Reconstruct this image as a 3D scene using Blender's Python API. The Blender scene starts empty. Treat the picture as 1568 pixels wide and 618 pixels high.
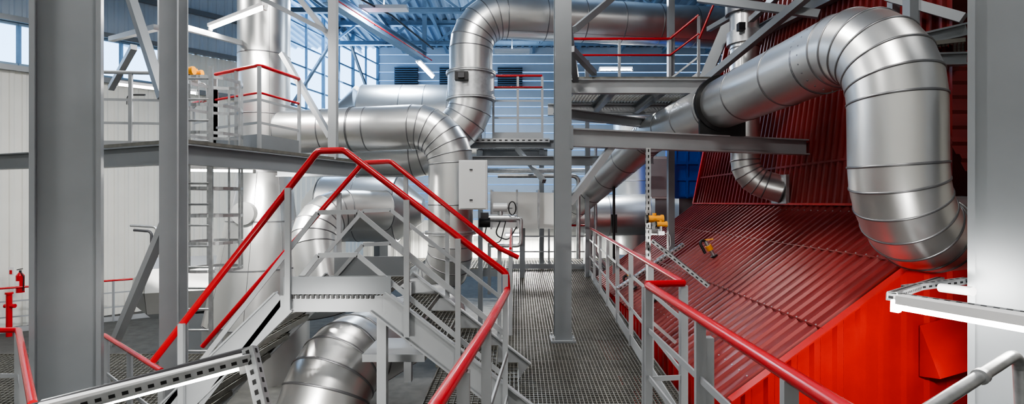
import bpy, bmesh, math, random
from mathutils import Vector, Matrix
random.seed(4)
V = Vector
ZOFF = 3.2          # eye level above the hall floor
F = 784.0
def W(u, v, y):     # image pixel unprojected at a chosen depth -> metres relative to eye level
    return V(((u-784.0)/F*y, y, (309.0-v)/F*y))

# ---------------------------------------------------------------- materials
MATS = {}
def mat(name, col, metal=0.0, rough=0.5, noise=0.0, nscale=6.0, emit=0.0, bump=0.0, stretch=None, rvar=0.0, coat=0.0):
    m = bpy.data.materials.new(name); m.use_nodes = True
    nt = m.node_tree; b = nt.nodes['Principled BSDF']
    b.inputs['Base Color'].default_value = (*col, 1)
    b.inputs['Metallic'].default_value = metal
    b.inputs['Roughness'].default_value = rough
    b.inputs['Coat Weight'].default_value = coat
    b.inputs['Coat Roughness'].default_value = 0.15
    if emit:
        b.inputs['Emission Color'].default_value = (*col, 1)
        b.inputs['Emission Strength'].default_value = emit
    if noise or bump or rvar:
        tc = nt.nodes.new('ShaderNodeTexCoord')
        mp = nt.nodes.new('ShaderNodeMapping')
        if stretch: mp.inputs['Scale'].default_value = stretch
        nt.links.new(tc.outputs['Object'], mp.inputs['Vector'])
        n = nt.nodes.new('ShaderNodeTexNoise')
        n.inputs['Scale'].default_value = nscale; n.inputs['Detail'].default_value = 5
        nt.links.new(mp.outputs['Vector'], n.inputs['Vector'])
        if noise:
            r = nt.nodes.new('ShaderNodeValToRGB')
            r.color_ramp.elements[0].position = 0.3; r.color_ramp.elements[1].position = 0.7
            r.color_ramp.elements[0].color = (*[max(0, c*(1-noise)) for c in col], 1)
            r.color_ramp.elements[1].color = (*[min(1, c*(1+noise)) for c in col], 1)
            nt.links.new(n.outputs['Fac'], r.inputs['Fac'])
            nt.links.new(r.outputs['Color'], b.inputs['Base Color'])
        if rvar:
            mr = nt.nodes.new('ShaderNodeMapRange')
            mr.inputs['To Min'].default_value = max(0.05, rough-rvar); mr.inputs['To Max'].default_value = rough+rvar
            nt.links.new(n.outputs['Fac'], mr.inputs['Value'])
            nt.links.new(mr.outputs['Result'], b.inputs['Roughness'])
        if bump:
            bp = nt.nodes.new('ShaderNodeBump'); bp.inputs['Strength'].default_value = bump
            bp.inputs['Distance'].default_value = 0.02
            nt.links.new(n.outputs['Fac'], bp.inputs['Height'])
            nt.links.new(bp.outputs['Normal'], b.inputs['Normal'])
    MATS[name] = m
    return m
mat('duct_cladding', (0.71,0.71,0.70), 0.93, 0.33, noise=0.03, nscale=1.6, bump=0.035, rvar=0.03)
mat('duct_seam', (0.24,0.24,0.25), 0.8, 0.38)
mat('galvanised', (0.50,0.51,0.52), 0.75, 0.38, noise=0.15, nscale=14)
mat('grey_paint', (0.23,0.245,0.26), 0.2, 0.36, noise=0.06, nscale=2.0)
mat('light_grey_paint', (0.37,0.385,0.40), 0.15, 0.38, noise=0.05, nscale=3.0)
mat('blue_grey_paint', (0.19,0.29,0.40), 0.1, 0.42, noise=0.06)
mat('rail_red', (0.50,0.004,0.012), 0.0, 0.25, coat=0.3)
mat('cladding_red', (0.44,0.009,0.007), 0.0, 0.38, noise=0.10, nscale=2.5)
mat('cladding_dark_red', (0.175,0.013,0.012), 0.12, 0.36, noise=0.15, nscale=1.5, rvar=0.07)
mat('wall_white', (0.78,0.77,0.71), 0.0, 0.5, noise=0.03, nscale=1.5)
mat('wall_blue_white', (0.53,0.61,0.70), 0.0, 0.5, noise=0.04, nscale=1.5)
mat('ceiling_sheet', (0.27,0.37,0.49), 0.1, 0.5, noise=0.05)
mat('concrete', (0.055,0.055,0.052), 0.0, 0.75, noise=0.3, nscale=5, bump=0.2)
mat('grating_steel', (0.19,0.185,0.165), 0.5, 0.38, noise=0.2, nscale=9)
mat('black', (0.012,0.012,0.013), 0.1, 0.4)
mat('dark', (0.05,0.05,0.055), 0.1, 0.5)
mat('yellow', (0.80,0.32,0.004), 0.0, 0.4)
mat('tank_blue', (0.01,0.10,0.50), 0.0, 0.35)
mat('cabinet_grey', (0.60,0.61,0.61), 0.1, 0.4)
mat('signal_white', (0.82,0.82,0.82), 0.0, 0.5)
mat('tube', (1.0,0.98,0.93), 0, 0.5, emit=30)
g = bpy.data.materials.new('window_glass'); g.use_nodes = True
nt = g.node_tree; nt.nodes.clear()
o = nt.nodes.new('ShaderNodeOutputMaterial'); mx = nt.nodes.new('ShaderNodeMixShader')
t = nt.nodes.new('ShaderNodeBsdfTransparent'); gl = nt.nodes.new('ShaderNodeBsdfGlossy')
gl.inputs['Roughness'].default_value = 0.03; mx.inputs['Fac'].default_value = 0.08
t.inputs['Color'].default_value = (0.85,0.93,1,1)
nt.links.new(t.outputs[0], mx.inputs[1]); nt.links.new(gl.outputs[0], mx.inputs[2]); nt.links.new(mx.outputs[0], o.inputs['Surface'])
MATS['window_glass'] = g

# ---------------------------------------------------------------- builder
class B:
    def __init__(s, name):
        s.name = name; s.bm = bmesh.new(); s.mats = []
    def mi(s, m):
        if m not in s.mats: s.mats.append(m)
        return s.mats.index(m)
    def face(s, vs, m, smooth=False):
        try: f = s.bm.faces.new(vs)
        except ValueError: return
        f.material_index = s.mi(m); f.smooth = smooth
    def poly(s, pts, m):
        s.face([s.bm.verts.new(p) for p in pts], m)
    def frame(s, d, up=V((0,0,1))):
        d = d.normalized()
        if abs(d.dot(up)) > 0.995: up = V((0,1,0))
        x = d.cross(up).normalized(); z = x.cross(d).normalized()
        return d, x, z
    def beam(s, p, q, w, h, m, up=V((0,0,1)), ox=0, oz=0):
        p = V(p); q = V(q); d, x, z = s.frame(q-p, up)
        c = []
        for e in (p, q):
            e = e + x*ox + z*oz
            c.append([s.bm.verts.new(e + x*a*w/2 + z*b*h/2) for a, b in ((-1,-1),(1,-1),(1,1),(-1,1))])
        a, b = c
        s.face(a[::-1], m); s.face(b, m)
        for i in range(4):
            j = (i+1) % 4
            s.face([a[i], a[j], b[j], b[i]], m)
    def box(s, c, sx, sy, sz, m):
        c = V(c); s.beam(c-V((0,sy/2,0)), c+V((0,sy/2,0)), sx, sz, m)
    def ibeam(s, p, q, h, w, m, up=V((0,0,1)), t=0.018):
        s.beam(p, q, w, t, m, up, 0, h/2-t/2)
        s.beam(p, q, w, t, m, up, 0, -h/2+t/2)
        s.beam(p, q, t*0.8, h-2*t, m, up)
    def cyl(s, p, q, r, m, r2=None, n=20, caps=True):
        p = V(p); q = V(q); r2 = r if r2 is None else r2
        d, x, z = s.frame(q-p)
        a = []; b = []
        for i in range(n):
            an = 2*math.pi*i/n; c = x*math.cos(an)+z*math.sin(an)
            a.append(s.bm.verts.new(p+c*r)); b.append(s.bm.verts.new(q+c*r2))
        for i in range(n):
            j = (i+1) % n
            s.face([a[i], b[i], b[j], a[j]], m, n > 8)
        if caps:
            for pt, rr in ((p, r), (q, r2)):
                if rr > 0.001:
                    s.face([s.bm.verts.new(pt+(x*math.cos(2*math.pi*i/n)+z*math.sin(2*math.pi*i/n))*rr) for i in range(n)], m)
    def fillet(s, pts, R, k):
        pts = [V(p) for p in pts]; out = [pts[0]]
        for i in range(1, len(pts)-1):
            a, b, c = pts[i-1], pts[i], pts[i+1]
            d1 = (a-b).normalized(); d2 = (c-b).normalized()
            ang = d1.angle(d2)
            if ang > 3.05: out.append(b); continue
            Rr = R; tl = Rr/math.tan(ang/2)
            mx = min((a-b).length, (c-b).length)*0.49 if len(pts) > 3 else min((a-b).length, (c-b).length)*0.95
            if tl > mx: tl = mx; Rr = tl*math.tan(ang/2)
            cen = b + (d1+d2).normalized()*(Rr/math.sin(ang/2))
            s0 = b+d1*tl-cen; s1 = b+d2*tl-cen
            tot = s0.angle(s1); ax = s0.cross(s1).normalized()
            kk = max(2, round(k*tot/1.57))
            out.append(b+d1*tl)
            for j in range(1, kk):
                rot = Matrix.Rotation(tot*j/kk, 3, ax); out.append(cen+rot@s0)
            out.append(b+d2*tl)
        out.append(pts[-1]); return out
    def sweep(s, pts, r, m, n=32, seams=None, capped=True, band=0.007, bw=0.011):
        pts = [p for i, p in enumerate(pts) if i == 0 or (p-pts[i-1]).length > 1e-4]
        ds = [(pts[i+1]-pts[i]).normalized() for i in range(len(pts)-1)]
        _, x, z = s.frame(ds[0]); nrm = x
        pl = [ds[0]] + [(ds[i]+ds[i+1]).normalized() for i in range(len(ds)-1)] + [ds[-1]]
        def ring(P, d, mp, nn, rr):
            bb = d.cross(nn).normalized(); o = []
            for i in range(n):
                a = 2*math.pi*i/n; c = (nn*math.cos(a)+bb*math.sin(a))*rr
                o.append(P + c - d*(c.dot(mp)/d.dot(mp)))
            return o
        for i, d in enumerate(ds):
            nrm = (nrm - d*nrm.dot(d)).normalized()
            A = [s.bm.verts.new(p) for p in ring(pts[i], d, pl[i], nrm, r)]
            Bv = [s.bm.verts.new(p) for p in ring(pts[i+1], d, pl[i+1], nrm, r)]
            for k in range(n):
                j = (k+1) % n; s.face([A[k], A[j], Bv[j], Bv[k]], m, True)
            if capped and i == 0: s.face([s.bm.verts.new(v.co) for v in A[::-1]], m)
            if capped and i == len(ds)-1: s.face([s.bm.verts.new(v.co) for v in Bv], m)
            if seams:
                L = (pts[i+1]-pts[i]).length
                locs = [(pts[i], pl[i])]
                if L > 1.2:
                    kk = int(L/0.95)
                    for q in range(1, kk+1): locs.append((pts[i]+d*L*q/(kk+1), d))
                if i == len(ds)-1: locs.append((pts[-1], d))
                for P, mp in locs:
                    c0 = ring(P-mp*bw, d, mp, nrm, r+0.0005); c1 = ring(P-mp*bw*0.6, d, mp, nrm, r+band)
                    c2 = ring(P+mp*bw*0.6, d, mp, nrm, r+band); c3 = ring(P+mp*bw, d, mp, nrm, r+0.0005)
                    rs = [[s.bm.verts.new(p) for p in c] for c in (c0, c1, c2, c3)]
                    for a in range(3):
                        for k in range(n):
                            j = (k+1) % n; s.face([rs[a][k], rs[a][j], rs[a+1][j], rs[a+1][k]], seams, True)
                if L > 0.9:   # longitudinal lap joint of the cladding sheets
                    c = (nrm*math.cos(2.2)+d.cross(nrm)*math.sin(2.2))*(r+.002)
                    s.beam(pts[i]+c, pts[i+1]+c, .006, .006, seams, c.normalized())
    def duct(s, pts, r, R=0.8, gores=6, m='duct_cladding', n=48):
        s.sweep(s.fillet(pts, R, gores), r, m, n, seams='duct_seam')
    def tube(s, pts, r, m, R=0.06, n=12):
        s.sweep([V(p) for p in s.fillet(pts, R, 4)] if len(pts) > 2 else [V(p) for p in pts], r, m, n)
    def flange(s, c, d, r, m='galvanised', th=0.03, n=36):
        c = V(c); d = V(d).normalized()
        s.cyl(c-d*th, c-d*0.004, r, m, n=n); s.cyl(c+d*0.004, c+d*th, r, m, n=n)
    def corr(s, a, b, c, d, n, depth, m, nrm, back=True):
        a, b, c, d = map(V, (a, b, c, d)); nrm = V(nrm).normalized()
        lo = []; hi = []
        for i in range(n):
            for f, h in ((0, 0), (0.5, 0), (0.62, 1), (0.88, 1)):
                t = (i+f)/n
                lo.append(s.bm.verts.new(a.lerp(b, t)+nrm*h*depth)); hi.append(s.bm.verts.new(d.lerp(c, t)+nrm*h*depth))
        lo.append(s.bm.verts.new(b)); hi.append(s.bm.verts.new(c))
        for i in range(len(lo)-1): s.face([lo[i], lo[i+1], hi[i+1], hi[i]], m)
    def grating(s, a, b, c, d, pitch=0.05, cross=0.06, m='grating_steel', t=0.006, h=0.03, rim=True):
        a, b, c, d = map(V, (a, b, c, d)); dz = V((0,0,-h/2))
        n = max(2, int(max((b-a).length, (c-d).length)/pitch)); k = max(2, int((d-a).length/cross))
        for i in range(1, n): s.beam(a.lerp(b, i/n)+dz, d.lerp(c, i/n)+dz, t, h, m)
        for j in range(1, k): s.beam(a.lerp(d, j/k)+dz*0.4, b.lerp(c, j/k)+dz*0.4, t, h*0.35, m)
        if rim:
            for p, q in ((a,b),(b,c),(c,d),(d,a)): s.beam(p+dz*1.05, q+dz*1.05, 0.010, h*1.3, m)
    def rail(s, pts, h=1.1, post=1.0, mids=(0.4,0.75), top='rail_red', m='light_grey_paint', toe=True, rt=0.026, ends=True, rpts=None):
        pts = [V(p) for p in pts]; H = V((0,0,h))
        s.tube([p+H for p in pts], rt, top, R=0.05)
        for f in mids:
            for i in range(len(pts)-1): s.beam(pts[i]+H*f, pts[i+1]+H*f, 0.012, 0.035, m)
        for i in range(len(pts)-1):
            L = (pts[i+1]-pts[i]).length; k = max(1, round(L/post))
            for j in range(0 if (i == 0) else 1, k+1):
                p = pts[i].lerp(pts[i+1], j/k); s.beam(p, p+H*0.985, 0.05, 0.03, m)
            if toe: s.beam(pts[i]+V((0,0,0.07)), pts[i+1]+V((0,0,0.07)), 0.008, 0.13, m)
    def strut(s, p, q, w=0.05, h=0.04, m='galvanised', up=V((0,0,1)), hole=0.06):
        p = V(p); q = V(q); d, x, z = s.frame(q-p, up)
        s.beam(p, q, w, 0.004, m, up, 0, 0)
        s.beam(p, q, 0.004, h, m, up, -w/2, -h/2); s.beam(p, q, 0.004, h, m, up, w/2, -h/2)
        L = (q-p).length; k = int(L/hole)
        for i in range(k):
            c = p + d*(i+0.5)*L/k
            s.beam(c-d*hole*0.25, c+d*hole*0.25, w*0.32, 0.007, 'black', up)
            for sd in (-1, 1):
                s.beam(c-d*hole*0.25+x*sd*w/2-z*h/2, c+d*hole*0.25+x*sd*w/2-z*h/2, 0.007, h*0.35, 'black', up)
    def done(s):
        me = bpy.data.meshes.new(s.name)
        if not s.bm.verts: return None
        lo = V([min(v.co[i] for v in s.bm.verts) for i in range(3)]); hi = V([max(v.co[i] for v in s.bm.verts) for i in range(3)])
        c = V(((lo.x+hi.x)/2, (lo.y+hi.y)/2, lo.z))
        bmesh.ops.translate(s.bm, verts=s.bm.verts, vec=-c)
        s.bm.to_mesh(me); s.bm.free()
        for m in s.mats: me.materials.append(MATS[m])
        ob = bpy.data.objects.new(s.name, me); ob.location = c + V((0,0,ZOFF))
        bpy.context.scene.collection.objects.link(ob); return ob

def area(name, loc, target, sx, sy, power, col=(1,0.97,0.92)):
    l = bpy.data.lights.new(name, 'AREA'); l.shape = 'RECTANGLE'; l.size = sx; l.size_y = sy
    l.energy = power; l.color = col
    o = bpy.data.objects.new(name, l); o.location = V(loc)+V((0,0,ZOFF))
    o.rotation_euler = (V(target)-V(loc)).to_track_quat('-Z', 'Y').to_euler()
    bpy.context.scene.collection.objects.link(o); return o

FL = -3.2; CE = 7.3
# ---------------------------------------------------------------- room shell
b = B('floor'); b.poly([(-18.2,-4,FL),(12,-4,FL),(12,24,FL),(-6.3,24,FL),(-7.9,18,FL),(-18.2,7.9,FL)], 'concrete'); b.done()
b = B('ceiling')
b.corr((-18.2,-4,CE),(12,-4,CE),(12,24.2,CE),(-18.2,24.2,CE), 90, 0.08, 'ceiling_sheet', (0,0,-1))
b.poly([(-18.2,-4,CE+.15),(12,-4,CE+.15),(12,24.2,CE+.15),(-18.2,24.2,CE+.15)], 'ceiling_sheet'); b.done()
A0 = V((-18,8,0)); A1 = V((-7.9,18,0)); C1 = V((-6.3,24,0))
def at(a, bb, t, z): p = a.lerp(bb, t); return V((p.x, p.y, z))
nA = V((0.70,-0.71,0)); nB = V((0.96,-0.26,0))
b = B('wall_left')
tw = 0.745
b.corr(at(A0,A1,0,FL), at(A0,A1,1,FL), at(A0,A1,1,3.5), at(A0,A1,0,3.5), 60, 0.02, 'wall_white', nA)
b.corr(at(A0,A1,0,4.6), at(A0,A1,1,4.6), at(A0,A1,1,CE), at(A0,A1,0,CE), 60, 0.02, 'wall_blue_white', nA)
b.corr(at(A0,A1,tw,3.5), at(A0,A1,1,3.5), at(A0,A1,1,4.6), at(A0,A1,tw,4.6), 15, 0.02, 'wall_white', nA)
b.corr(at(A1,C1,0,FL), at(A1,C1,1,FL), at(A1,C1,1,3.4), at(A1,C1,0,3.4), 22, 0.025, 'wall_white', nB)
b.corr((-18,-4,FL), (-18,8,FL), (-18,8,CE), (-18,-4,CE), 45, 0.025, 'wall_white', (1,0,0))
for z in (3.42, 4.68, 5.9):
    b.beam(at(A0,A1,0,z)+nA*0.1, at(A0,A1,1,z)+nA*0.1, 0.12, 0.14, 'grey_paint')
b.done()
for k in range(5):
    b = B('window_%d' % (k+1)); t0 = k*0.149; t1 = t0+0.149
    p, q = at(A0,A1,t0+.004,3.5), at(A0,A1,t1-.004,3.5)
    b.poly([p, q, q+V((0,0,1.1)), p+V((0,0,1.1))], 'window_glass')
    for z in (0.03, 1.07): b.beam(p+V((0,0,z)), q+V((0,0,z)), 0.08, 0.07, 'blue_grey_paint')
    for f in (0, 0.5, 1):
        e = p.lerp(q, f); b.beam(e, e+V((0,0,1.1)), 0.07, 0.08, 'blue_grey_paint')
    b.done()
b = B('window_6'); zb6 = 3.4
b.poly([at(A1,C1,0,zb6), at(A1,C1,1,zb6), at(A1,C1,1,CE), at(A1,C1,0,CE)], 'window_glass')
for i in range(7):
    e = at(A1,C1,i/6,zb6); b.beam(e, e+V((0,0,CE-zb6)), 0.07 if i % 2 else 0.12, 0.09, 'blue_grey_paint')
for z in (3.45, 4.2, 4.95, 5.7, 6.45, 7.2):
    b.beam(at(A1,C1,0,z), at(A1,C1,1,z), 0.06, 0.06, 'blue_grey_paint')
b.beam(at(A1,C1,0.0,zb6)+nB*.2, at(A1,C1,0.5,CE)+nB*.2, 0.09, 0.09, 'grey_paint')
b.beam(at(A1,C1,0.5,CE)+nB*.2, at(A1,C1,1.0,zb6)+nB*.2, 0.09, 0.09, 'grey_paint')
b.done()
b = B('wall_back')
n = 26
for i in range(n):
    z0 = FL+(CE-FL)*i/n; z1 = FL+(CE-FL)*(i+1)/n
    b.poly([(-6.3,24,z0),(12,24,z0),(12,24,z1-.05),(-6.3,24,z1-.05)], 'wall_blue_white')
    b.poly([(-6.3,24,z1-.05),(12,24,z1-.05),(12,24.04,z1),(-6.3,24.04,z1)], 'blue_grey_paint')
b.done()
for k, (u0, u1) in enumerate(((604,640),(673,690),(762,800))):
    b = B('louvre_vent' + ('' if k == 0 else '.%03d' % k))
    p = W(u0,132,23.9); q = W(u1,102,23.9)
    b.beam((p.x,23.95,(p.z+q.z)/2), (q.x,23.95,(p.z+q.z)/2), 0.04, q.z-p.z, 'dark')
    for i in range(9):
        z = p.z+(q.z-p.z)*(i+.5)/9; b.beam((p.x,23.86,z),(q.x,23.86,z),0.09,0.03,'blue_grey_paint')
    b.done()
b = B('wall_right'); b.corr((12,24,FL),(12,-4,FL),(12,-4,CE),(12,24,CE), 80, 0.03, 'wall_white', (-1,0,0)); b.done()
b = B('wall_front'); b.corr((12,-4,FL),(-18,-4,FL),(-18,-4,CE),(12,-4,CE), 90, 0.03, 'wall_white', (0,1,0)); b.done()

# ---------------------------------------------------------------- roof steel
for k, y in enumerate((13.5, 17.0, 20.5)):
    b = B('roof_truss' + ('' if k == 0 else '.%03d' % k))
    x0 = -7.2 if y > 17 else -8.3; x1 = 11.5; zb = 6.35; ztp = CE-.15
    b.ibeam((x0,y,ztp),(x1,y,ztp),0.22,0.2,'blue_grey_paint'); b.ibeam((x0,y,zb),(x1,y,zb),0.16,0.16,'blue_grey_paint')
    nn = 9
    for i in range(nn):
        xa = x0+(x1-x0)*i/nn; xb = x0+(x1-x0)*(i+1)/nn; xm = (xa+xb)/2
        b.beam((xa,y,zb),(xm,y,ztp),0.08,0.08,'blue_grey_paint'); b.beam((xm,y,ztp),(xb,y,zb),0.08,0.08,'blue_grey_paint')
    b.done()
b = B('roof_purlins')
for x in (-7,-5,-3,-1,1,3,5,7,9): b.ibeam((x,5,CE-.3),(x,23.8,CE-.3),0.2,0.12,'blue_grey_paint')
b.done()
b = B('crane_beam'); p = W(500,-6,12.6); q = W(650,88,17.7)
b.ibeam(p, q, 0.32, 0.24, 'blue_grey_paint'); b.tube([p+V((.25,0,-.1)), q+V((.25,0,-.1))], 0.02, 'rail_red')
b.beam(q, q+V((0,0,2.3)), .14,.14,'blue_grey_paint'); b.beam(p.lerp(q,.4), p.lerp(q,.4)+V((-.9,0,1.6)),.1,.1,'blue_grey_paint')
b.tube([p+V((.4,0,.15)), p.lerp(q,.4)+V((.5,0,.3)), q+V((.3,0,.3))], .03, 'dark', R=.5)
b.done()

# ---------------------------------------------------------------- big columns
def hcol(name, x, y, w, dp, z0, z1, m, t=0.03, flx=True, base=False, ang=0.0):
    b = B(name); a = math.radians(ang); n_ = V((math.sin(a), math.cos(a), 0)); P = V((x,y,z0)); Q = V((x,y,z1))
    if flx:
        for sg in (-1,1): b.beam(P,Q,t,dp,m,n_,ox=sg*(w/2-t/2))
        b.beam(P,Q,w-2*t,t*.7,m,n_)
    else:
        for sg in (-1,1): b.beam(P,Q,w,t,m,n_,oz=sg*(dp/2-t/2))
        b.beam(P,Q,t*.7,dp-2*t,m,n_)
    if base:
        b.box((x,y,z0+.012),w*1.5,dp*1.5,.024,m)
        for sx_ in (-1,1):
            for sy_ in (-1,1): b.cyl((x+sx_*w*.62,y+sy_*dp*.62,z0+.02),(x+sx_*w*.62,y+sy_*dp*.62,z0+.06),.014,'galvanised',n=8)
    return b
c = hcol('steel_column', -3.90, 4.5, .47, .26, FL, CE, 'grey_paint', t=.035, ang=-34)
c.beam((-3.90,4.5,-1.74),(-3.90,4.5,-1.70),.62,.40,'grey_paint',V((math.sin(math.radians(-34)),math.cos(math.radians(-34)),0)))
c.done()
hcol('steel_column.001', 3.52, 3.46, .66, .24, FL, CE, 'grey_paint', t=.04, ang=42).done()
hcol('steel_column.002', .62, 6.28, .20, .20, -1.69, CE, 'grey_paint', t=.016, flx=False, base=True).done()
hcol('steel_column.003', -3.83, 5.8, .20, .20, FL, CE, 'light_grey_paint', t=.018, flx=False, base=True).done()
hcol('steel_column.004', -2.95, 8.45, .13, .13, .7, CE, 'light_grey_paint', t=.014, flx=False).done()

# ---------------------------------------------------------------- left platform
PZ = .73
A = V((-5.5,6.7,PZ)); Bp = V((-3.85,5.95,PZ)); C = V((-2.72,8.9,PZ)); D = V((-4.1,8.95,PZ))
b = B('access_platform')
b.grating(Bp, C, D, A, .06, .08)
for p, q in ((Bp,C),(A,Bp),(C,D)): b.ibeam(p+V((0,0,-.17)), q+V((0,0,-.17)), .24, .12, 'grey_paint')
b.ibeam(A+V((0,0,-.15)), A+V((-2.4,.9,-.15)), .22,.12,'grey_paint')
for f in (.3,.6): b.ibeam(Bp.lerp(C,f)+V((0,0,-.13)), A.lerp(D,f)+V((0,0,-.13)), .16,.08,'grey_paint')
b.beam(A+V((-.4,.2,-.3)), V((-5.6,7.2,FL)), .09,.09,'light_grey_paint')
b.beam(V((-3.9,5.85,-.1)), V((-5.05,6.5,-1.8)), .09,.09,'light_grey_paint')
b.beam(W(200,-5,6.4), W(250,150,6.0), .10,.08,'grey_paint')
b.beam(W(432,82,8.9), W(506,210,8.6), .10,.08,'light_grey_paint')
b.beam(W(456,-5,8.7), W(508,60,8.5), .09,.07,'light_grey_paint')
b.beam(W(395,-5,8.7), W(508,52,8.5), .07,.07,'grey_paint')
b.beam(W(240,42,7.5), W(170,60,9), .08,.08,'grey_paint')
b.beam(W(275,40,7.5), W(440,85,11), .08,.08,'grey_paint')
b.beam(W(205,72,7.5), W(170,135,8.5), .08,.08,'grey_paint')
b.done()
b = B('platform_railing')
c0 = W(397,228,7.3); c0.z = PZ; c1 = V((-4.54,7.84,PZ)); c2 = V((-3.38,8.13,PZ))
b.rail([c1,c0,c2], 1.22, .6, (.33,.6), toe=False)
b.tube([p+V((0,0,.83)) for p in (c1,c0,c2)], .018, 'rail_red', R=.04)
for p, q in ((c1,c0),(c0,c2)): b.beam(p+V((0,0,.12)), q+V((0,0,.12)), .01, .24, 'grey_paint')
b.done()
b = B('platform_railing.001')
b.rail([V((-5.9,7.2,PZ)), V((-4.9,7.3,PZ)), V((-4.6,6.9,PZ))], 1.1, .45, (.35,.65), top='light_grey_paint'); b.done()
b = B('platform_railing.002')
b.rail([V((-5.6,9.0,PZ)), V((-4.9,8.5,PZ)),c1], 1.0, .6, (.35,.65), toe=False); b.done()

b = B('access_ladder')
L0 = W(284,0,6.6).x; L1 = W(323,0,6.6).x
for x in (L0, L1): b.beam((x,6.6,FL),(x,6.6,1.75),.05,.025,'galvanised',V((0,1,0)))
z = FL+.2
while z < 1.7:
    b.cyl((L0,6.6,z),(L1,6.6,z),.014,'galvanised',n=8); z += .27
cx = (L0+L1)/2
for i in range(8):
    zz = -.9+i*.36
    pts = [V((cx+.34*math.cos(a), 6.62+.34+.36*math.sin(a), zz)) for a in [math.radians(x) for x in range(-130,311,22)]]
    for p, q in zip(pts, pts[1:]): b.beam(p, q, .006, .04, 'galvanised')
for a in (0,45,90,135,180):
    a = math.radians(a); p = V((cx+.34*math.cos(a), 6.96+.36*math.sin(a), -.9)); b.beam(p, p+V((0,0,2.55)), .03,.006,'galvanised')
b.done()

# ---------------------------------------------------------------- stack and ducts
b = B('exhaust_stack')
sx, sy = -4.62, 9.55
b.sweep([V((sx,sy,z)) for z in (.55,1.6,2.7,3.8,4.9,6,CE)], .45, 'duct_cladding', 40, seams='duct_seam')
b.cyl((sx,sy,.55),(sx-.12,sy,-2.2),.46,'duct_cladding',.90,n=48); b.cyl((sx-.12,sy,-2.2),(sx-.12,sy,FL),.90,'duct_cladding',n=48)
for z, r in ((.55,.47),(-.35,.612),(-1.2,.748),(-2.2,.91)): b.cyl((sx-.12*(.55-z)/2.75,sy,z-.012),(sx-.12*(.55-z)/2.75,sy,z+.012),r,'duct_seam',n=40)
for k in range(8):
    a = 2*math.pi*k/8+.2; p = V((sx+math.cos(a)*.463,sy+math.sin(a)*.463,.55)); q = V((sx-.12+math.cos(a)*.903,sy+math.sin(a)*.903,-2.2)); b.beam(p,q,.006,.006,'duct_seam')
b.cyl((sx-.05,sy-.68,-.2),(sx-.05,sy-.35,-.2),.2,'duct_cladding',n=24)
b.done()
b = B('flue_duct')
b.duct([(-4.25,9.5,1.28),(-1.1,9.2,1.38),(-1.1,9.2,-1.25),(-1.7,9.9,-1.6)], .40, .68, 7)
b.flange((-1.1,9.2,-.55),(0,0,1),.46); b.flange((-2.9,9.37,1.33),(1,-.09,0),.415,'duct_seam',.015)
b.done()
b = B('flue_duct.001')
b.duct([(5.6,11.6,3.88),(-.84,10.5,3.83),(-.84,10.5,1.75),(-1.75,10.5,.95),(-3.2,10.6,.95)], .44, .72, 6)
b.done()
b = B('duct_damper')
b.cyl((-.84,10.5,2.1),(-.84,10.5,2.62),.475,'galvanised',n=40)
b.flange((-.84,10.5,2.1),(0,0,1),.51); b.flange((-.84,10.5,2.62),(0,0,1),.51)
b.box((-.98,9.98,2.45),.26,.14,.16,'black'); b.box((-.98,9.9,2.45),.12,.06,.1,'dark'); b.done()
b = B('flue_duct.002')
b.duct([W(590,322,9.6), W(474,322,8.7), W(498,480,8.2)], .37, .62, 6); b.done()
b = B('flue_duct.003')
b.duct([(-.95,6.6,-1.44),(-1.60,4.35,-1.42),(-1.66,4.2,FL)], .37, .52, 6)
b.done()
b = B('boiler_feed_duct')
b.duct([(1.35,13.2,-.3),(2.62,9.7,1.25),(3.10,4.15,1.42),(3.12,4.15,-.26),(4.7,5.06,-.30)], .335, .58, 6, n=64)
b.flange((2.85,6.95,1.335),(-.088,1,0),.385,'black',.035); b.flange((3.03,5.0,1.39),(-.088,1,0),.34,'duct_seam',.012)
b.box((2.85,6.95,1.02),.62,.05,.26,'black')
for a in range(24):
    an = 2*math.pi*a/24; p = V((3.045,4.86,1.393))+V((math.cos(an)*.337,0,math.sin(an)*.337)); b.cyl(p, p+V((math.cos(an),0,math.sin(an)))*.008, .008, 'duct_seam', n=6)
b.done()
b = B('process_vessel')
b.cyl(W(470,322,12.6),W(498,320,12.6),.35,'duct_cladding',.8,n=40)
b.sweep([W(498,320,12.6),W(550,320,12.6),W(610,320,12.6)],.8,'duct_cladding',40,seams='duct_seam')
b.cyl(W(610,320,12.6),W(648,322,12.6),.8,'duct_cladding',.3,n=40)
for u in (520,590):
    p = W(u,360,12.6); b.beam(p, V((p.x,p.y,FL)), .2,.3,'grey_paint')
b.done()
b = B('process_vessel.001')
b.cyl(W(515,195,14.5),W(560,185,14.5),.5,'duct_cladding',1.0,n=40)
b.sweep([W(560,185,14.5),W(620,185,14.5),W(690,185,14.5),W(740,185,14.5)],1.0,'duct_cladding',40,seams='duct_seam')
for u in (580,680):
    p = W(u,230,14.5); b.beam(p, V((p.x,p.y,FL)), .2,.3,'grey_paint')
b.done()
b = B('process_vessel.002')
b.sweep([W(800,330,13.8),W(860,330,13.8),W(930,330,13.8),W(990,328,13.8)],.55,'duct_cladding',40,seams='duct_seam')
b.cyl(W(990,328,13.8),W(1062,318,13.8),.55,'duct_cladding',.2,n=40)
p = W(900,360,13.8); b.beam(p, V((p.x,p.y,-1.7)), .2,.3,'grey_paint'); b.done()
b = B('vent_pipe')
b.duct([(3.78,8.35,4.3),(3.78,8.3,.36),(4.28,8.1,.20)], .22, .42, 6)
b.cyl((3.78,8.33,2.55),(3.78,8.33,2.75),.27,'galvanised',n=30); b.cyl((3.78,8.33,3.05),(3.78,8.33,3.2),.29,'duct_seam',n=30)
b.box((3.6,8.05,2.75),.1,.1,.12,'black')
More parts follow.
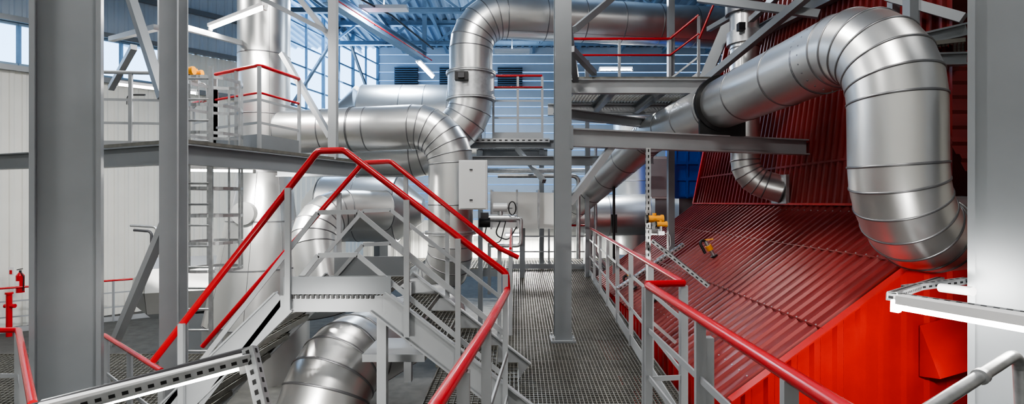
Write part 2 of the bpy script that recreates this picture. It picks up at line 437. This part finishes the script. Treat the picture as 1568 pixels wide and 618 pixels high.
b.box((4.24,8.1,.2),.05,.45,.45,'galvanised'); b.done()
b = B('storage_tank')
p = W(972,200,15); b.sweep([V((p.x,p.y,z)) for z in (-1.5,0,1.2,2.5)],.62,'duct_cladding',36,seams='duct_seam'); b.cyl((p.x,p.y,2.5),(p.x,p.y,2.8),.62,'duct_cladding',.3,n=36); b.done()
b = B('fan_casing')
p = W(262,440,10.4)
b.cyl(p+V((-.3,-.1,0)), p+V((.9,.4,0)), .62,'duct_cladding',n=8); b.cyl(p+V((-.55,-.2,0)), p+V((-.3,-.1,0)), .35,'duct_cladding',.62,n=8)
b.beam(p+V((.3,.1,-.5)),V((p.x+.3,p.y+.1,FL)),.9,.5,'grey_paint')
b.cyl(p+V((.9,.4,0)), p+V((1.3,.5,0)), .45,'duct_cladding',n=30)
b.done()
b = B('air_duct_box')
b.beam(W(752,320,11.5), W(848,322,11.5), .8, .78, 'duct_cladding')
for u in (752,790,822,848):
    b.beam(W(u,320,11.5), W(u,320,11.5)+V((.04,0,0)), .88,.86,'galvanised')
b.beam(W(800,345,11.5), V((.23,11.5,-1.69)), .12,.12,'grey_paint')
b.done()
b = B('junction_cabinet')
c = W(725,283,8.6)
b.box(c, .47, .22, .82, 'cabinet_grey'); b.box(c+V((0,-.12,0)), .43,.02,.78,'cabinet_grey')
for z in (-.25,.25): b.box(c+V((-.03,-.135,z)), .05,.02,.02,'dark')
b.beam(c+V((0,.1,-.3)), V((-1.0,9.0,c.z-.3)), .06,.06,'galvanised')
b.done()

# ---------------------------------------------------------------- red boiler casing
b = B('boiler_casing')
XR = 4.3; X0 = 1.95; yn = 4.6; yf = 12.0; z0 = -1.8; zr = -.05
nS = V((-.6,0,.8))
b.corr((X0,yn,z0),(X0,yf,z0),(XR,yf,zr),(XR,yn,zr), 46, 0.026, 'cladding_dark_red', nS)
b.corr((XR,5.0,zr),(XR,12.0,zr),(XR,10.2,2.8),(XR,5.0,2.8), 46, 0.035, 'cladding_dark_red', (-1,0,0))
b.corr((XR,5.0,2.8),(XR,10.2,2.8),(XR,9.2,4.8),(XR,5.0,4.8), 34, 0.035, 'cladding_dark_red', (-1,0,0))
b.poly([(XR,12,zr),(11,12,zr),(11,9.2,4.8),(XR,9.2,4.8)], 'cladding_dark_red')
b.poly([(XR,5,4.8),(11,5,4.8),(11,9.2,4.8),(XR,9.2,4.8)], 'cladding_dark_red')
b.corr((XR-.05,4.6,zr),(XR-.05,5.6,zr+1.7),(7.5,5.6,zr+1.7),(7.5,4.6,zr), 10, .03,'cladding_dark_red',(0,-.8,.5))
nr = 26
for i in range(nr):
    xa = X0+(XR+3-X0)*i/nr; xb = X0+(XR+3-X0)*(i+1)/nr
    za = min(zr, z0+(xa-X0)*(zr-z0)/(XR-X0)); zb = min(zr, z0+(xb-X0)*(zr-z0)/(XR-X0))
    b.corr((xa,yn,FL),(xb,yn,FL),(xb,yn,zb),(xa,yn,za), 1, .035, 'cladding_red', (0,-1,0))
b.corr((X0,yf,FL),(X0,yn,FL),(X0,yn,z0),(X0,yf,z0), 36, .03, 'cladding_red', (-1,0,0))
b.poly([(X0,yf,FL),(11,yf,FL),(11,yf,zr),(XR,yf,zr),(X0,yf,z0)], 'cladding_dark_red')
b.beam((X0,yn-.02,z0+.03),(XR,yn-.02,zr+.03),.10,.012,'cladding_red'); b.beam((XR-.03,5,zr+.02),(XR-.03,12,zr+.02),.07,.03,'cladding_red')
b.beam((XR-.02,12,zr),(XR-.02,9.2,4.8),.1,.06,'cladding_red')
for z_ in (.55,): b.beam((XR-.038,5,z_),(XR-.038,11.6,z_),.006,.03,'cladding_dark_red')
b.beam((XR-.038,5,2.8),(XR-.038,10.2,2.8),.02,.08,'cladding_dark_red')
for f in (.36,.7):
    x = X0+(XR-X0)*f; z = z0+(zr-z0)*f+.03
    b.beam((x,yn,z),(x,yf,z),.012,.012,'cladding_dark_red')
for f in (.1,.37,.71,.95):
    for i in range(46):
        y = yn+(yf-yn)*(i+.75)/46; x = X0+(XR-X0)*f; z = z0+(zr-z0)*f
        if y < 9.5: b.cyl(V((x,y,z))+nS*.024, V((x,y,z))+nS*.034, .008, 'galvanised', n=6)
h = V((3.80,4.56,-1.25))
b.poly([h+V((-.17,0,.15)),h+V((.35,0,.3)),h+V((.35,-.22,-.1)),h+V((-.17,-.22,-.25))],'cladding_red')
b.poly([h+V((-.17,0,.15)),h+V((-.17,-.22,-.25)),h+V((-.17,0,-.3))],'cladding_red')
b.poly([h+V((.35,0,.3)),h+V((.35,-.22,-.1)),h+V((.35,0,-.2))],'cladding_red')
b.done()

# ---------------------------------------------------------------- walkway
WZ = -1.69
b = B('walkway_grating')
a0, a1, a2, a3 = V((-.08,1.2,WZ)), V((1.28,1.2,WZ)), V((1.95,13,WZ)), V((.0,13,WZ))
b.grating(a0, a1, a2, a3, .045, .05, t=.006)
b.grating((-.75,3.4,WZ),(-.1,3.4,WZ),(-.05,6.2,WZ),(-.75,6.2,WZ), .05,.05,t=.005)
for p, q in ((a0,a3),(a1,a2)): b.ibeam(p+V((0,0,-.15)), q+V((0,0,-.15)), .2,.1,'grey_paint')
for i in range(9):
    f = i/8; b.ibeam(a0.lerp(a3,f)+V((0,0,-.13)), a1.lerp(a2,f)+V((0,0,-.13)), .15,.08,'grey_paint')
for p in (a0.lerp(a3,.5), a1.lerp(a2,.5), a3, a2, a0.lerp(a3,.15)): b.beam(p+V((0,0,-.2)), V((p.x,p.y,FL)), .12,.12,'grey_paint')
b.done()
b = B('walkway_railing')
b.rail([V((1.25,3.75,WZ)), V((1.86,12.9,WZ))], 1.1, 1.15)
b.rail([V((.96,3.68,WZ)), V((1.25,3.72,WZ))], 1.1, .4, (.38,))
b.done()
b = B('walkway_railing.001')
b.rail([V((.96,3.6,WZ)), V((.955,2.6,WZ)), V((.94,.9,WZ))], 1.1, 1.1, (.42,.72), rt=.028)
b.beam((.99,2.62,WZ),(.99,2.62,WZ+1.0),.07,.05,'light_grey_paint')
b.done()
b = B('walkway_railing.002')
b.rail([V((0,12.9,WZ)), V((1.86,12.9,WZ))], 1.1, .9); b.done()
b = B('walkway_railing.003')
b.rail([V((-.02,6.5,WZ)), V((-.02,12.6,WZ))], 1.1, 1.5, (.45,), top='rail_red',rt=.018); b.done()
b = B('end_deck')
b.grating((-4.5,13.1,WZ),(3.2,13.1,WZ),(3.2,15.4,WZ),(-4.5,15.4,WZ),.08,.1)
b.beam((-4.5,13.1,WZ-.12),(3.2,13.1,WZ-.12),.08,.18,'grey_paint')
b.done()

# ---------------------------------------------------------------- crossover stair
b = B('crossover_stair')
LZ = -.71; yn_, yf_ = 3.83, 4.88; ya, yb = yn_+.02, yf_-.02
Lx0, Lx1 = -1.70, -1.0
b.grating((Lx0,ya,LZ),(Lx1,ya,LZ),(Lx1,yb,LZ),(Lx0,yb,LZ),.035,.1,t=.006)
rx, rz = .12, WZ; lx, lz = -3.15, -2.15
for y in (yn_, yf_):
    b.beam((Lx0-.03,y,LZ-.05),(Lx1+.03,y,LZ-.05),.014,.12,'light_grey_paint')
    for (p, q) in (((Lx1,y,LZ-.03),(rx,y,rz+.08)), ((Lx0,y,LZ-.03),(lx,y,lz))):
        b.beam(p,q,.012,.17,'light_grey_paint')
        p = V(p); q = V(q); dd = (q-p).normalized(); nn = V((dd.z,0,-dd.x));  nn = nn if nn.z > 0 else -nn
        for sg in (1,-1): b.beam(p+nn*sg*.092, q+nn*sg*.092, .06,.012,'light_grey_paint')
for k in range(1,6):
    f = k/6; x = Lx1+(rx-Lx1)*f; z = LZ+(rz-LZ)*f
    b.grating((x-.13,ya,z),(x+.12,ya,z),(x+.12,yb,z),(x-.13,yb,z),.035,.1,t=.006,h=.035)
for k in range(1,8):
    f = k/8; x = Lx0+(lx-Lx0)*f; z = LZ+(lz-LZ)*f
    b.grating((x-.12,ya,z),(x+.13,ya,z),(x+.13,yb,z),(x-.12,yb,z),.035,.1,t=.006,h=.035)
for y in (yn_+.045,yf_-.045):
    b.beam((Lx1+.02,y,LZ-.05),(Lx1+.02,y,WZ if y>4.5 else FL),.07,.07,'light_grey_paint')
b.box((-.95,4.35,-1.25),.5,.5,.06,'light_grey_paint')
b.beam((Lx0+.0,yn_-.02,LZ+.09),(Lx1+.1,yn_-.02,LZ+.09),.012,.13,'grey_paint')
for i in range(18):
    b.box((Lx0+.03+i*.037,yn_-.012,LZ+.005),.02,.012,.03,'black')
b.beam((Lx0,yf_+.02,LZ+.09),(Lx1,yf_+.02,LZ+.09),.01,.2,'grey_paint')
b.done()
b = B('stair_handrail')
Y = yn_
rp = [W(235,552,Y), W(487,231,Y), W(527,230,Y), W(775,418,Y), V((-.035,3.80,-.66)), V((-.13,2.6,-.64)), V((-.30,1.0,-.63))]
b.tube(rp, .025, 'rail_red', R=.05, n=14)
def lower(p, dz): return V((p.x,p.y,p.z-dz))
m = 'light_grey_paint'
for dz in (.46,.78):
    q = [lower(rp[0],dz), lower(rp[1],dz)+V((.0,0,0)), lower(rp[2],dz)+V((.1,0,0)), lower(rp[3],dz)]
    for a_, b_ in zip(q, q[1:]): b.beam(a_, b_, .012, .035, m)
    b.beam(lower(rp[4],dz), lower(rp[5],dz),.012,.035,m)
def ptop(x):
    P = rp[:4]
    for a_, b_ in zip(P, P[1:]):
        if a_.x <= x <= b_.x: return a_.z+(b_.z-a_.z)*(x-a_.x)/(b_.x-a_.x)
    return P[-1].z
for x, zb in ((-2.45,-1.6),(-1.66,-.8),(-.78,-1.0),(-.40,-1.35),(-.05,WZ)):
    b.beam((x,Y-.035,zb),(x,Y-.035,ptop(x)-.01),.04,.03,m)
b.beam(rp[5], V((rp[5].x,rp[5].y,WZ)),.05,.04,m)
b.beam((-.19,2.0,-.66),(-.19,2.0,WZ),.05,.04,m)
b.done()
b = B('stair_handrail.001')
Y = yf_
rp2 = [W(310,530,Y), W(556,249,Y), W(598,247,Y), W(765,380,Y), W(794,394,Y)]
b.tube(rp2, .023, 'rail_red', R=.05, n=14)
for dz in (.46,.78):
    q = [lower(p,dz) for p in rp2[:4]]
    for a_, b_ in zip(q, q[1:]): b.beam(a_, b_, .012, .035, m)
def ptop2(x):
    for a_, b_ in zip(rp2, rp2[1:]):
        if a_.x <= x <= b_.x: return a_.z+(b_.z-a_.z)*(x-a_.x)/(b_.x-a_.x)
    return rp2[-1].z
for x, zb in ((-2.8,-1.9),(-2.2,-1.3),(-1.66,-.8),(-1.02,-.75),(-.62,-1.1),(-.12,WZ)):
    b.beam((x,Y+.035,zb),(x,Y+.035,ptop2(x)-.01),.04,.03,m)
b.done()

# ---------------------------------------------------------------- right side beams / platforms
b = B('support_beam')
p = V((.72,6.28,.79)); q = V((4.26,7.42,.79))
b.ibeam(p, q, .22, .14, 'light_grey_paint')
b.beam(V((.7,6.3,-.02)), p.lerp(q,.15)+V((0,0,-.1)), .08,.08,'light_grey_paint')
b.box((.72,6.28,.78),.04,.22,.28,'grey_paint')
b.done()
UZ = 1.95
b = B('upper_platform')
b.grating((.85,8.0,UZ),(3.1,8.0,UZ),(3.1,10.0,UZ),(.85,10.0,UZ),.06,.1)
for y in (8,10): b.ibeam((.7,y,UZ-.15),(3.2,y,UZ-.15),.22,.12,'light_grey_paint')
for x in (.85,1.6,2.4,3.1): b.ibeam((x,8,UZ-.15),(x,10,UZ-.15),.18,.1,'grey_paint')
b.beam((.62,6.4,2.8),(1.0,8.0,1.9),.09,.09,'grey_paint'); b.ibeam((.62,6.28,1.83),(.85,8.0,1.83),.2,.12,'grey_paint')
b.ibeam((.7,8.3,1.45),(2.7,9.6,1.45),.16,.1,'grey_paint')
for x in (.9,3.1): b.beam((x,10,UZ),(x,10,CE),.12,.12,'grey_paint')
b.beam((3.1,10,FL),(3.1,10,UZ),.12,.12,'grey_paint'); b.beam((.9,10,WZ),(.9,10,UZ),.07,.07,'grey_paint')
b.done()
b = B('upper_platform_railing')
b.rail([V((1.1,9.9,UZ)),V((3.05,9.9,UZ)),V((3.5,9.6,UZ+.35))],1.2,.8,(.35,)) 
b.tube([V((1.1,9.88,UZ+.88)),V((3.05,9.88,UZ+.88)),V((3.5,9.58,UZ+1.2))],.02,'rail_red')
b.tube([V((3.5,9.58,UZ+1.1)),V((3.9,9.3,UZ+2.2))],.022,'rail_red'); b.beam(V((3.45,9.55,UZ)),V((3.95,9.2,UZ+1.4)),.06,.2,'grey_paint'); b.done()
MZ = 1.36
b = B('middle_platform')
b.grating((-.8,11,MZ),(.75,11,MZ),(.75,13,MZ),(-.8,13,MZ),.06,.1)
b.ibeam((-.9,11,MZ-.12),(.9,11,MZ-.12),.18,.12,'grey_paint'); b.ibeam((-.9,13,MZ-.12),(.9,13,MZ-.12),.18,.12,'grey_paint')
b.strut((-.8,10.88,MZ-.05),(.8,10.88,MZ-.05),.08,.06,up=V((0,-1,0)),hole=.12)
b.ibeam((-1.0,10.2,.82),(1.6,10.2,.82),.18,.12,'grey_paint'); b.ibeam((-.9,11.6,.95),(3.2,11.6,.95),.18,.12,'grey_paint')
b.beam((.1,11,MZ-.2),(.62,9.9,.4),.08,.08,'grey_paint')
for x in (-.8,.75): b.beam((x,13,MZ),(x,13,FL),.12,.12,'grey_paint')
b.beam((1.7,11.6,-1.69),(1.7,11.6,3.2),.09,.09,'grey_paint')
b.done()
b = B('middle_platform_railing')
b.rail([V((-.4,11.0,MZ)),V((.65,11.0,MZ))],1.35,.5,(.33,.6,.8))
b.tube([V((-.4,10.98,MZ+1.1)),V((.65,10.98,MZ+1.1))],.016,'rail_red'); b.done()
b = B('high_steel_frame')
b.ibeam((4.2,5.2,2.6),(4.2,8.8,2.9),.2,.12,'grey_paint')
for (u0,v0,y0,u1,v1,y1,s_) in ((1060,140,8.5,1235,-5,6.5,.10),(880,45,7.5,940,-5,8.0,.09),(1085,45,9,1150,8,8,.08),(1070,-2,7.5,1255,22,6.6,.1),(1150,30,8,1190,-5,7,.08),(1360,-5,5.4,1476,28,4.9,.09),(1395,95,5.2,1395,-5,5.2,.10),(1368,60,5.5,1368,-5,5.5,.08),(875,75,6.9,910,112,8.0,.08)):
    b.beam(W(u0,v0,y0), W(u1,v1,y1), s_, s_, 'grey_paint')
p = W(1405,62,5.0); q = W(1480,45,4.9)
b.ibeam(p,q,.12,.08,'grey_paint'); b.ibeam(W(1405,92,5.0),W(1480,90,4.9),.12,.08,'grey_paint')
b.grating(W(1405,66,4.95),W(1478,58,4.8),W(1478,80,5.4),W(1405,84,5.4),.04,.05)
b.done()
b = B('blue_tank')
p = W(1052,266,13.0)
b.box(p,.85,.8,1.25,'tank_blue')
for z in (-.55,-.15,.25,.6): b.beam(p+V((-.47,-.42,z)),p+V((.47,-.42,z)),.05,.08,'tank_blue')
for x in (-.43,-.15,.15,.43): b.beam(p+V((x,-.43,-.62)),p+V((x,-.43,.62)),.05,.05,'tank_blue')
b.beam(p+V((0,0,-.62)),V((p.x,p.y,-1.3)),.6,.6,'grey_paint'); b.done()
b = B('control_cabinet'); b.box(W(1010,272,12.4),.5,.4,1.0,'cabinet_grey'); b.box(W(1010,272,12.19),.42,.02,.9,'light_grey_paint'); b.beam(W(1010,300,12.4),V((W(1010,0,12.4).x,12.4,WZ)),.3,.3,'grey_paint'); b.done()
b = B('wall_partition'); b.corr((-4.5,15.5,WZ),(3.2,15.5,WZ),(3.2,15.5,-.55),(-4.5,15.5,-.55),30,.02,'wall_white',(0,-1,0)); b.done()

# ---------------------------------------------------------------- lamps
def tube_lamp(name, p, q, power, aim, housing='signal_white', off=V((0,0,.05)), r=.02, w=.10, col=(1,.98,.94)):
    p = V(p); q = V(q); b = B(name)
    b.beam(p+off, q+off, w, .05, housing); b.cyl(p, q, r, 'tube', n=12)
    d = (q-p).normalized()
    for e, sg in ((p,-1),(q,1)): b.beam(e-d*.02, e+d*.02, .05,.07,housing)
    b.done()
    if power:
        l = area(name+'_light', (p+q)/2+V(aim).normalized()*.06, (p+q)/2+V(aim), (q-p).length, .06, power, col)
        z = -V(aim).normalized(); x = (d-z*d.dot(z)).normalized(); y = z.cross(x)
        l.rotation_euler = Matrix((x,y,z)).transposed().to_euler()
tube_lamp('fluorescent_lamp', W(322,44,8.4), W(406,12,7.6), 110, (0,0,-1))
tube_lamp('fluorescent_lamp.001', W(640,95,17), W(662,118,18), 80, (0,0,-1), r=.05, w=.2)
tube_lamp('fluorescent_lamp.002', W(918,107,14), W(968,107,14), 80, (0,0,-1))
tube_lamp('fluorescent_lamp.003', V((-.2,14.8,-.95)), V((1.5,14.8,-.95)), 260, (0,-.2,-1))
tube_lamp('fluorescent_lamp.004', V((-2.6,14.8,-.95)), V((-.9,14.8,-.95)), 130, (0,-.2,-1))
lr0, lr1 = W(1372,468,3.05), W(1590,506,2.55)
tube_lamp('fluorescent_lamp.005', lr0, lr1, 52, (.45,.75,-.55), r=.022, off=V((0,-.02,.045)))
ll0, ll1 = W(60,640,2.35), W(372,560,2.75)
tube_lamp('fluorescent_lamp.006', ll0, ll1, 24, (-.1,.6,-.8), r=.02, off=V((0,0.0,.045)))
tube_lamp('stack_fill_lamp', V((-4.9,7.7,.48)), V((-4.0,7.95,.48)), 90, (0,.35,-1), w=.08, off=V((0,0,.04)))  # tube added below the platform to brighten the stack cone
tube_lamp('fluorescent_lamp.008', V((-7.4,9.6,2.2)), V((-6.4,10.4,2.2)), 110, (-.3,.3,-1))
b = B('lamp_bracket'); b.beam((-6.9,10,2.26),(-6.9,10,CE),.03,.03,'grey_paint'); b.done()
b = B('cable_tray')
b.strut(W(1360,447,3.2), W(1600,482,2.65), .07,.045, hole=.05); b.strut(W(1385,437,3.6), W(1480,425,3.7), .05,.04, hole=.05)
b.strut(W(1366,447,3.15), W(1440,424,4.2), .05,.04, hole=.05); b.cyl(W(1440,440,3.5),W(1490,446,3.3),.03,'signal_white',n=12)
b.done()
b = B('cable_tray.001')
b.strut(W(30,632,2.3), W(382,540,2.75), .07,.05, hole=.05)
b.strut(W(378,532,2.75), W(402,640,2.6), .06,.05, up=V((0,-1,0)), hole=.05)
b.cyl(W(30,626,2.33), W(382,533,2.78), .012,'dark',n=8)
b.done()
b = B('instrument_strut')
b.strut(W(993,226,6.2), W(993,492,6.2), .05,.04, up=V((0,-1,0)), hole=.07)
b.strut(W(1000,366,5.9), W(1087,436,5.6), .05,.04, hole=.06); b.strut(W(945,440,6.3), W(1045,372,6.6), .05,.04, hole=.06)
b.beam(W(993,488,6.2), V((1.98,6.2,-1.7)), .04,.04,'galvanised')
b.done()
def transmitter(name, c, s=1.0):
    b = B(name); c = V(c)
    b.cyl(c+V((-.11*s,0,0)), c+V((.11*s,0,0)), .055*s, 'yellow', n=20); b.cyl(c+V((.1*s,0,0)), c+V((.135*s,0,0)), .065*s, 'yellow', n=20)
    b.cyl(c+V((-.135*s,0,0)), c+V((-.1*s,0,0)), .065*s, 'black', n=20)
    b.cyl(c+V((0,0,-.16*s)), c, .035*s, 'galvanised', n=14); b.box(c+V((0,0,-.2*s)), .14*s,.09*s,.09*s,'galvanised')
    b.cyl(c+V((0,0,.04*s)), c+V((0,0,.09*s)), .03*s, 'yellow', n=12)
    b.tube([c+V((.06*s,0,-.2*s)), c+V((.2*s,0,-.22*s)), c+V((.22*s,0,-.5*s)), c+V((.05*s,.05,-.62*s))], .008*s, 'galvanised', R=.04, n=8)
    b.done()
transmitter('pressure_transmitter', W(1002,335,5.9), .75); transmitter('pressure_transmitter.001', W(1012,343,5.75), .5)
transmitter('pressure_transmitter.002', W(284,108,7.2), .9); transmitter('pressure_transmitter.003', W(300,112,7.4), .7)
def valve(name, base, d=V((-.5,0,.85)), s=1.0):
    b = B(name); p = V(base); d = d.normalized()
    b.cyl(p, p+d*.28*s, .03*s,'galvanised',n=14); b.cyl(p, p+d*.02, .06*s,'black',n=16)
    b.cyl(p+d*.12*s, p+d*.2*s, .05*s,'yellow',n=16)
    b.tube([p+d*.28*s, p+d*.33*s+V((-.1*s,0,0)), p+V((-.16*s,-.05,.05*s))], .022*s,'black',R=.05)
    b.beam(p+d*.3*s, p+d*.3*s+V((.12*s,-.04,.02)), .02,.02,'yellow'); b.done()
valve('sampling_valve', (3.2,8.1,-.86)); valve('sampling_valve.001', (2.2,9.2,-1.55), s=.9); valve('sampling_valve.002', (2.25,8.0,-1.53),s=.9)

b = B('actuated_valve')
c = W(766,330,9.4)
b.cyl(c+V((-.3,0,-.05)), c+V((.3,0,-.05)), .07,'galvanised',n=20); b.cyl(c+V((0,0,-.1)), c+V((0,0,.15)), .05,'galvanised',n=16)
b.cyl(c+V((-.13,0,.15)), c+V((.13,0,.15)), .08,'cabinet_grey',n=20)
n = 18
ring = [c+V((.22,-.1,.14))+V((.11*math.cos(2*math.pi*i/n)*.6,.0,.12*math.sin(2*math.pi*i/n))) for i in range(n+1)]
for p, q in zip(ring, ring[1:]): b.cyl(p, q, .012,'black',n=6)
b.cyl(c+V((.1,0,.14)), c+V((.22,-.1,.14)), .012,'galvanised',n=8)
b.cyl(c+V((-.38,-.1,-.12)), c+V((-.18,-.1,-.12)), .09,'black',n=20); b.box(c+V((-.28,-.1,.0)), .14,.12,.12,'dark')
b.tube([c+V((0,-.05,-.1)), c+V((-.1,-.1,-.35)), c+V((.15,-.1,-.45)), c+V((.3,-.05,-.2))], .012,'black',R=.1)
b.tube([c+V((-.25,-.1,-.2)), c+V((-.3,-.15,-.45)), c+V((0,-.15,-.5)), c+V((.1,-.05,-.1))], .010,'black',R=.1)
b.tube([c+V((.3,0,-.05)), c+V((.38,0,-.05)), c+V((.38,0,-.55)), c+V((-.2,0,-.55))], .035,'galvanised',R=.08)
b.beam(c+V((-.2,0,-.5)), V((c.x-.2,c.y,WZ)), .06,.06,'grey_paint')
b.done()
b = B('pipe_bundle')
for i, (u, y) in enumerate(((902,12),(912,12.2),(940,11.0))):
    x = W(u,0,y).x; b.tube([(x,y,1.3),(x,y,-1.2),(x+.3,y,-1.6)], .03+.01*(i % 2), 'galvanised' if i != 2 else 'black', R=.1)
b.tube([(-.3,10.8,.55),(1.4,10.8,.55),(1.4,10.8,-1.2)], .045,'galvanised',R=.12); b.tube([(-.6,12.2,.75),(2.6,12.2,.75)], .06,'galvanised')
b.done()
b = B('control_cabinet.001'); c = W(940,342,11.2); b.box(c,.12,.12,.4,'black'); b.beam(c,V((c.x,c.y,WZ)),.05,.05,'grey_paint'); b.done()
b = B('pipe_handrail')
b.tube([W(1400,640,2.15), W(1560,538,2.6), W(1568,700,2.6)], .028,'galvanised',R=.08,n=16)
b.cyl(W(1500,577,2.4), W(1504,574,2.42), .036,'galvanised'); b.done()

# ---------------------------------------------------------------- left background rails, extinguisher
b = B('floor_railing'); b.rail([V((-12.6,12.3,FL)), V((-10.05,14.2,FL)), V((-8.2,15.2,FL))],1.1,.8,(.35,.7)); b.done()
b = B('floor_railing.001')
r = [W(-30,505,4.5), W(28,505,4.5), W(50,618,2.95)]
b.tube(r,.024,'rail_red',R=.05)
for dz in (.4,.75):
    q = [lower(p,dz) for p in r]
    for p_, q_ in zip(q,q[1:]): b.beam(p_,q_,.012,.035,m)
for p in (r[0],r[1],r[1].lerp(r[2],.5)): b.beam(p, V((p.x,p.y,FL)),.045,.03,m)
b.done()
b = B('floor_railing.002')
r = [W(160,513,5.6), W(247,567,4.5)]
b.tube(r,.024,'rail_red')
for dz in (.4,.75): b.beam(lower(r[0],dz),lower(r[1],dz),.012,.035,m)
for f in (0.05,.5,1): p = r[0].lerp(r[1],f); b.beam(p, V((p.x,p.y,FL)),.045,.03,m)
b.done()
b = B('lower_deck'); b.grating((-8.5,6.2,-2.55),(-4.0,6.2,-2.55),(-4.6,8.6,-2.55),(-9.5,8.6,-2.55),.07,.09); b.beam((-8.5,6.2,-2.7),(-4,6.2,-2.7),.1,.2,'grey_paint')
for x in (-8.4,-4.2): b.beam((x,6.3,-2.7),(x,6.3,FL),.12,.12,'grey_paint')
b.done()
b = B('fire_extinguisher')
c = W(31,432,12.7)
b.cyl(c+V((0,0,-.25)), c+V((0,0,.17)), .085,'rail_red',n=20); b.cyl(c+V((0,0,.17)), c+V((0,0,.25)), .085,'rail_red',.03,n=20)
b.cyl(c+V((0,0,.25)), c+V((0,0,.30)), .025,'black',n=10); b.beam(c+V((-.08,0,.31)), c+V((.06,0,.34)), .02,.02,'black')
b.tube([c+V((.03,-.03,.27)), c+V((.14,-.05,.15)), c+V((.12,-.05,-.2))], .012,'black',R=.06); b.box(c+V((0,-.085,-.02)), .1,.01,.12,'signal_white'); b.done()
b = B('fire_safety_sign'); c = W(17,415,12.75); b.box(c,.14,.01,.2,'signal_white'); b.box(c+V((0,-.01,-.02)),.06,.01,.1,'rail_red'); b.done()
b = B('fire_hydrant_pipe'); c = W(14,500,12.2); b.cyl(V((c.x,c.y,FL)), W(14,450,12.2), .06,'rail_red'); b.cyl(W(14,468,12.2)+V((-.1,0,0)), W(14,468,12.2)+V((.14,0,0)), .05,'rail_red'); b.cyl(W(14,450,12.2), W(14,447,12.2), .08,'rail_red'); b.done()
b = B('cable_rack')
b.tube([W(195,160,11), W(195,145,11), W(222,145,11)], .02,'black',R=.1)
b.tube([W(200,345,12), W(240,347,12), W(240,420,12)], .03,'galvanised',R=.1); b.tube([W(205,352,12), W(232,354,12), W(232,420,12)], .03,'dark',R=.1)
b.done()

# ---------------------------------------------------------------- ceiling fill lights (down / up), added in lamp housings to brighten the hall
k = 0
for (x, y, z, pw, up) in ((-5,1,5.6,250,0),(1,0.5,5.6,190,0),(-9,8,5.6,330,50),(-1,6,5.7,280,30),(5.5,3.0,5.7,60,0),(2.5,13,5.2,140,70),(-3.5,14,5.2,190,80),(0,19,5.5,200,80)):
    b = B('fill_lamp' + ('' if k == 0 else '.%03d' % k))
    b.box((x,y,z+.09),1.3,.3,.1,'signal_white'); b.beam((x,y,z+.12),(x,y,CE),.03,.03,'grey_paint')
    b.done(); cc = (1,.97,.93) if y < 12 else (.75,.87,1)
    area('fill_light.%03d' % k, (x,y,z), (x,y,z-1), 1.2, .25, pw, cc)
    if up: area('fill_uplight.%03d' % k, (x,y,z+.17), (x,y,z+1), 1.2, .25, up, (.78,.88,1))
    k += 1

# ---------------------------------------------------------------- world + camera
w = bpy.data.worlds.new('dusk_sky'); bpy.context.scene.world = w; w.use_nodes = True
nt = w.node_tree; bg = nt.nodes['Background']
tc = nt.nodes.new('ShaderNodeTexCoord'); sep = nt.nodes.new('ShaderNodeSeparateXYZ'); cr = nt.nodes.new('ShaderNodeValToRGB')
cr.color_ramp.elements[0].color = (.55,.77,1,1); cr.color_ramp.elements[0].position = 0.0
cr.color_ramp.elements[1].color = (.20,.45,.95,1); cr.color_ramp.elements[1].position = .8
nt.links.new(tc.outputs['Generated'], sep.inputs[0]); nt.links.new(sep.outputs['Z'], cr.inputs[0]); nt.links.new(cr.outputs[0], bg.inputs[0])
bg.inputs[1].default_value = 4.0
area('window_fill_light', V((-6.9,21,5.6)), V((0,14,2)), 5, 3, 300, (.42,.67,1))  # added area light inside the glazing, boosts the blue light from the window
sc = bpy.context.scene
sc.view_settings.view_transform = 'AgX'
try: sc.view_settings.look = 'AgX - Medium High Contrast'
except Exception: pass
sc.view_settings.exposure = 0.35
cam = bpy.data.cameras.new('camera'); co = bpy.data.objects.new('camera', cam)
co.location = (0,0,ZOFF); co.rotation_euler = (math.radians(90),0,0)
cam.sensor_width = 36; cam.lens = 18; cam.clip_start = .05
sc.collection.objects.link(co); sc.camera = co
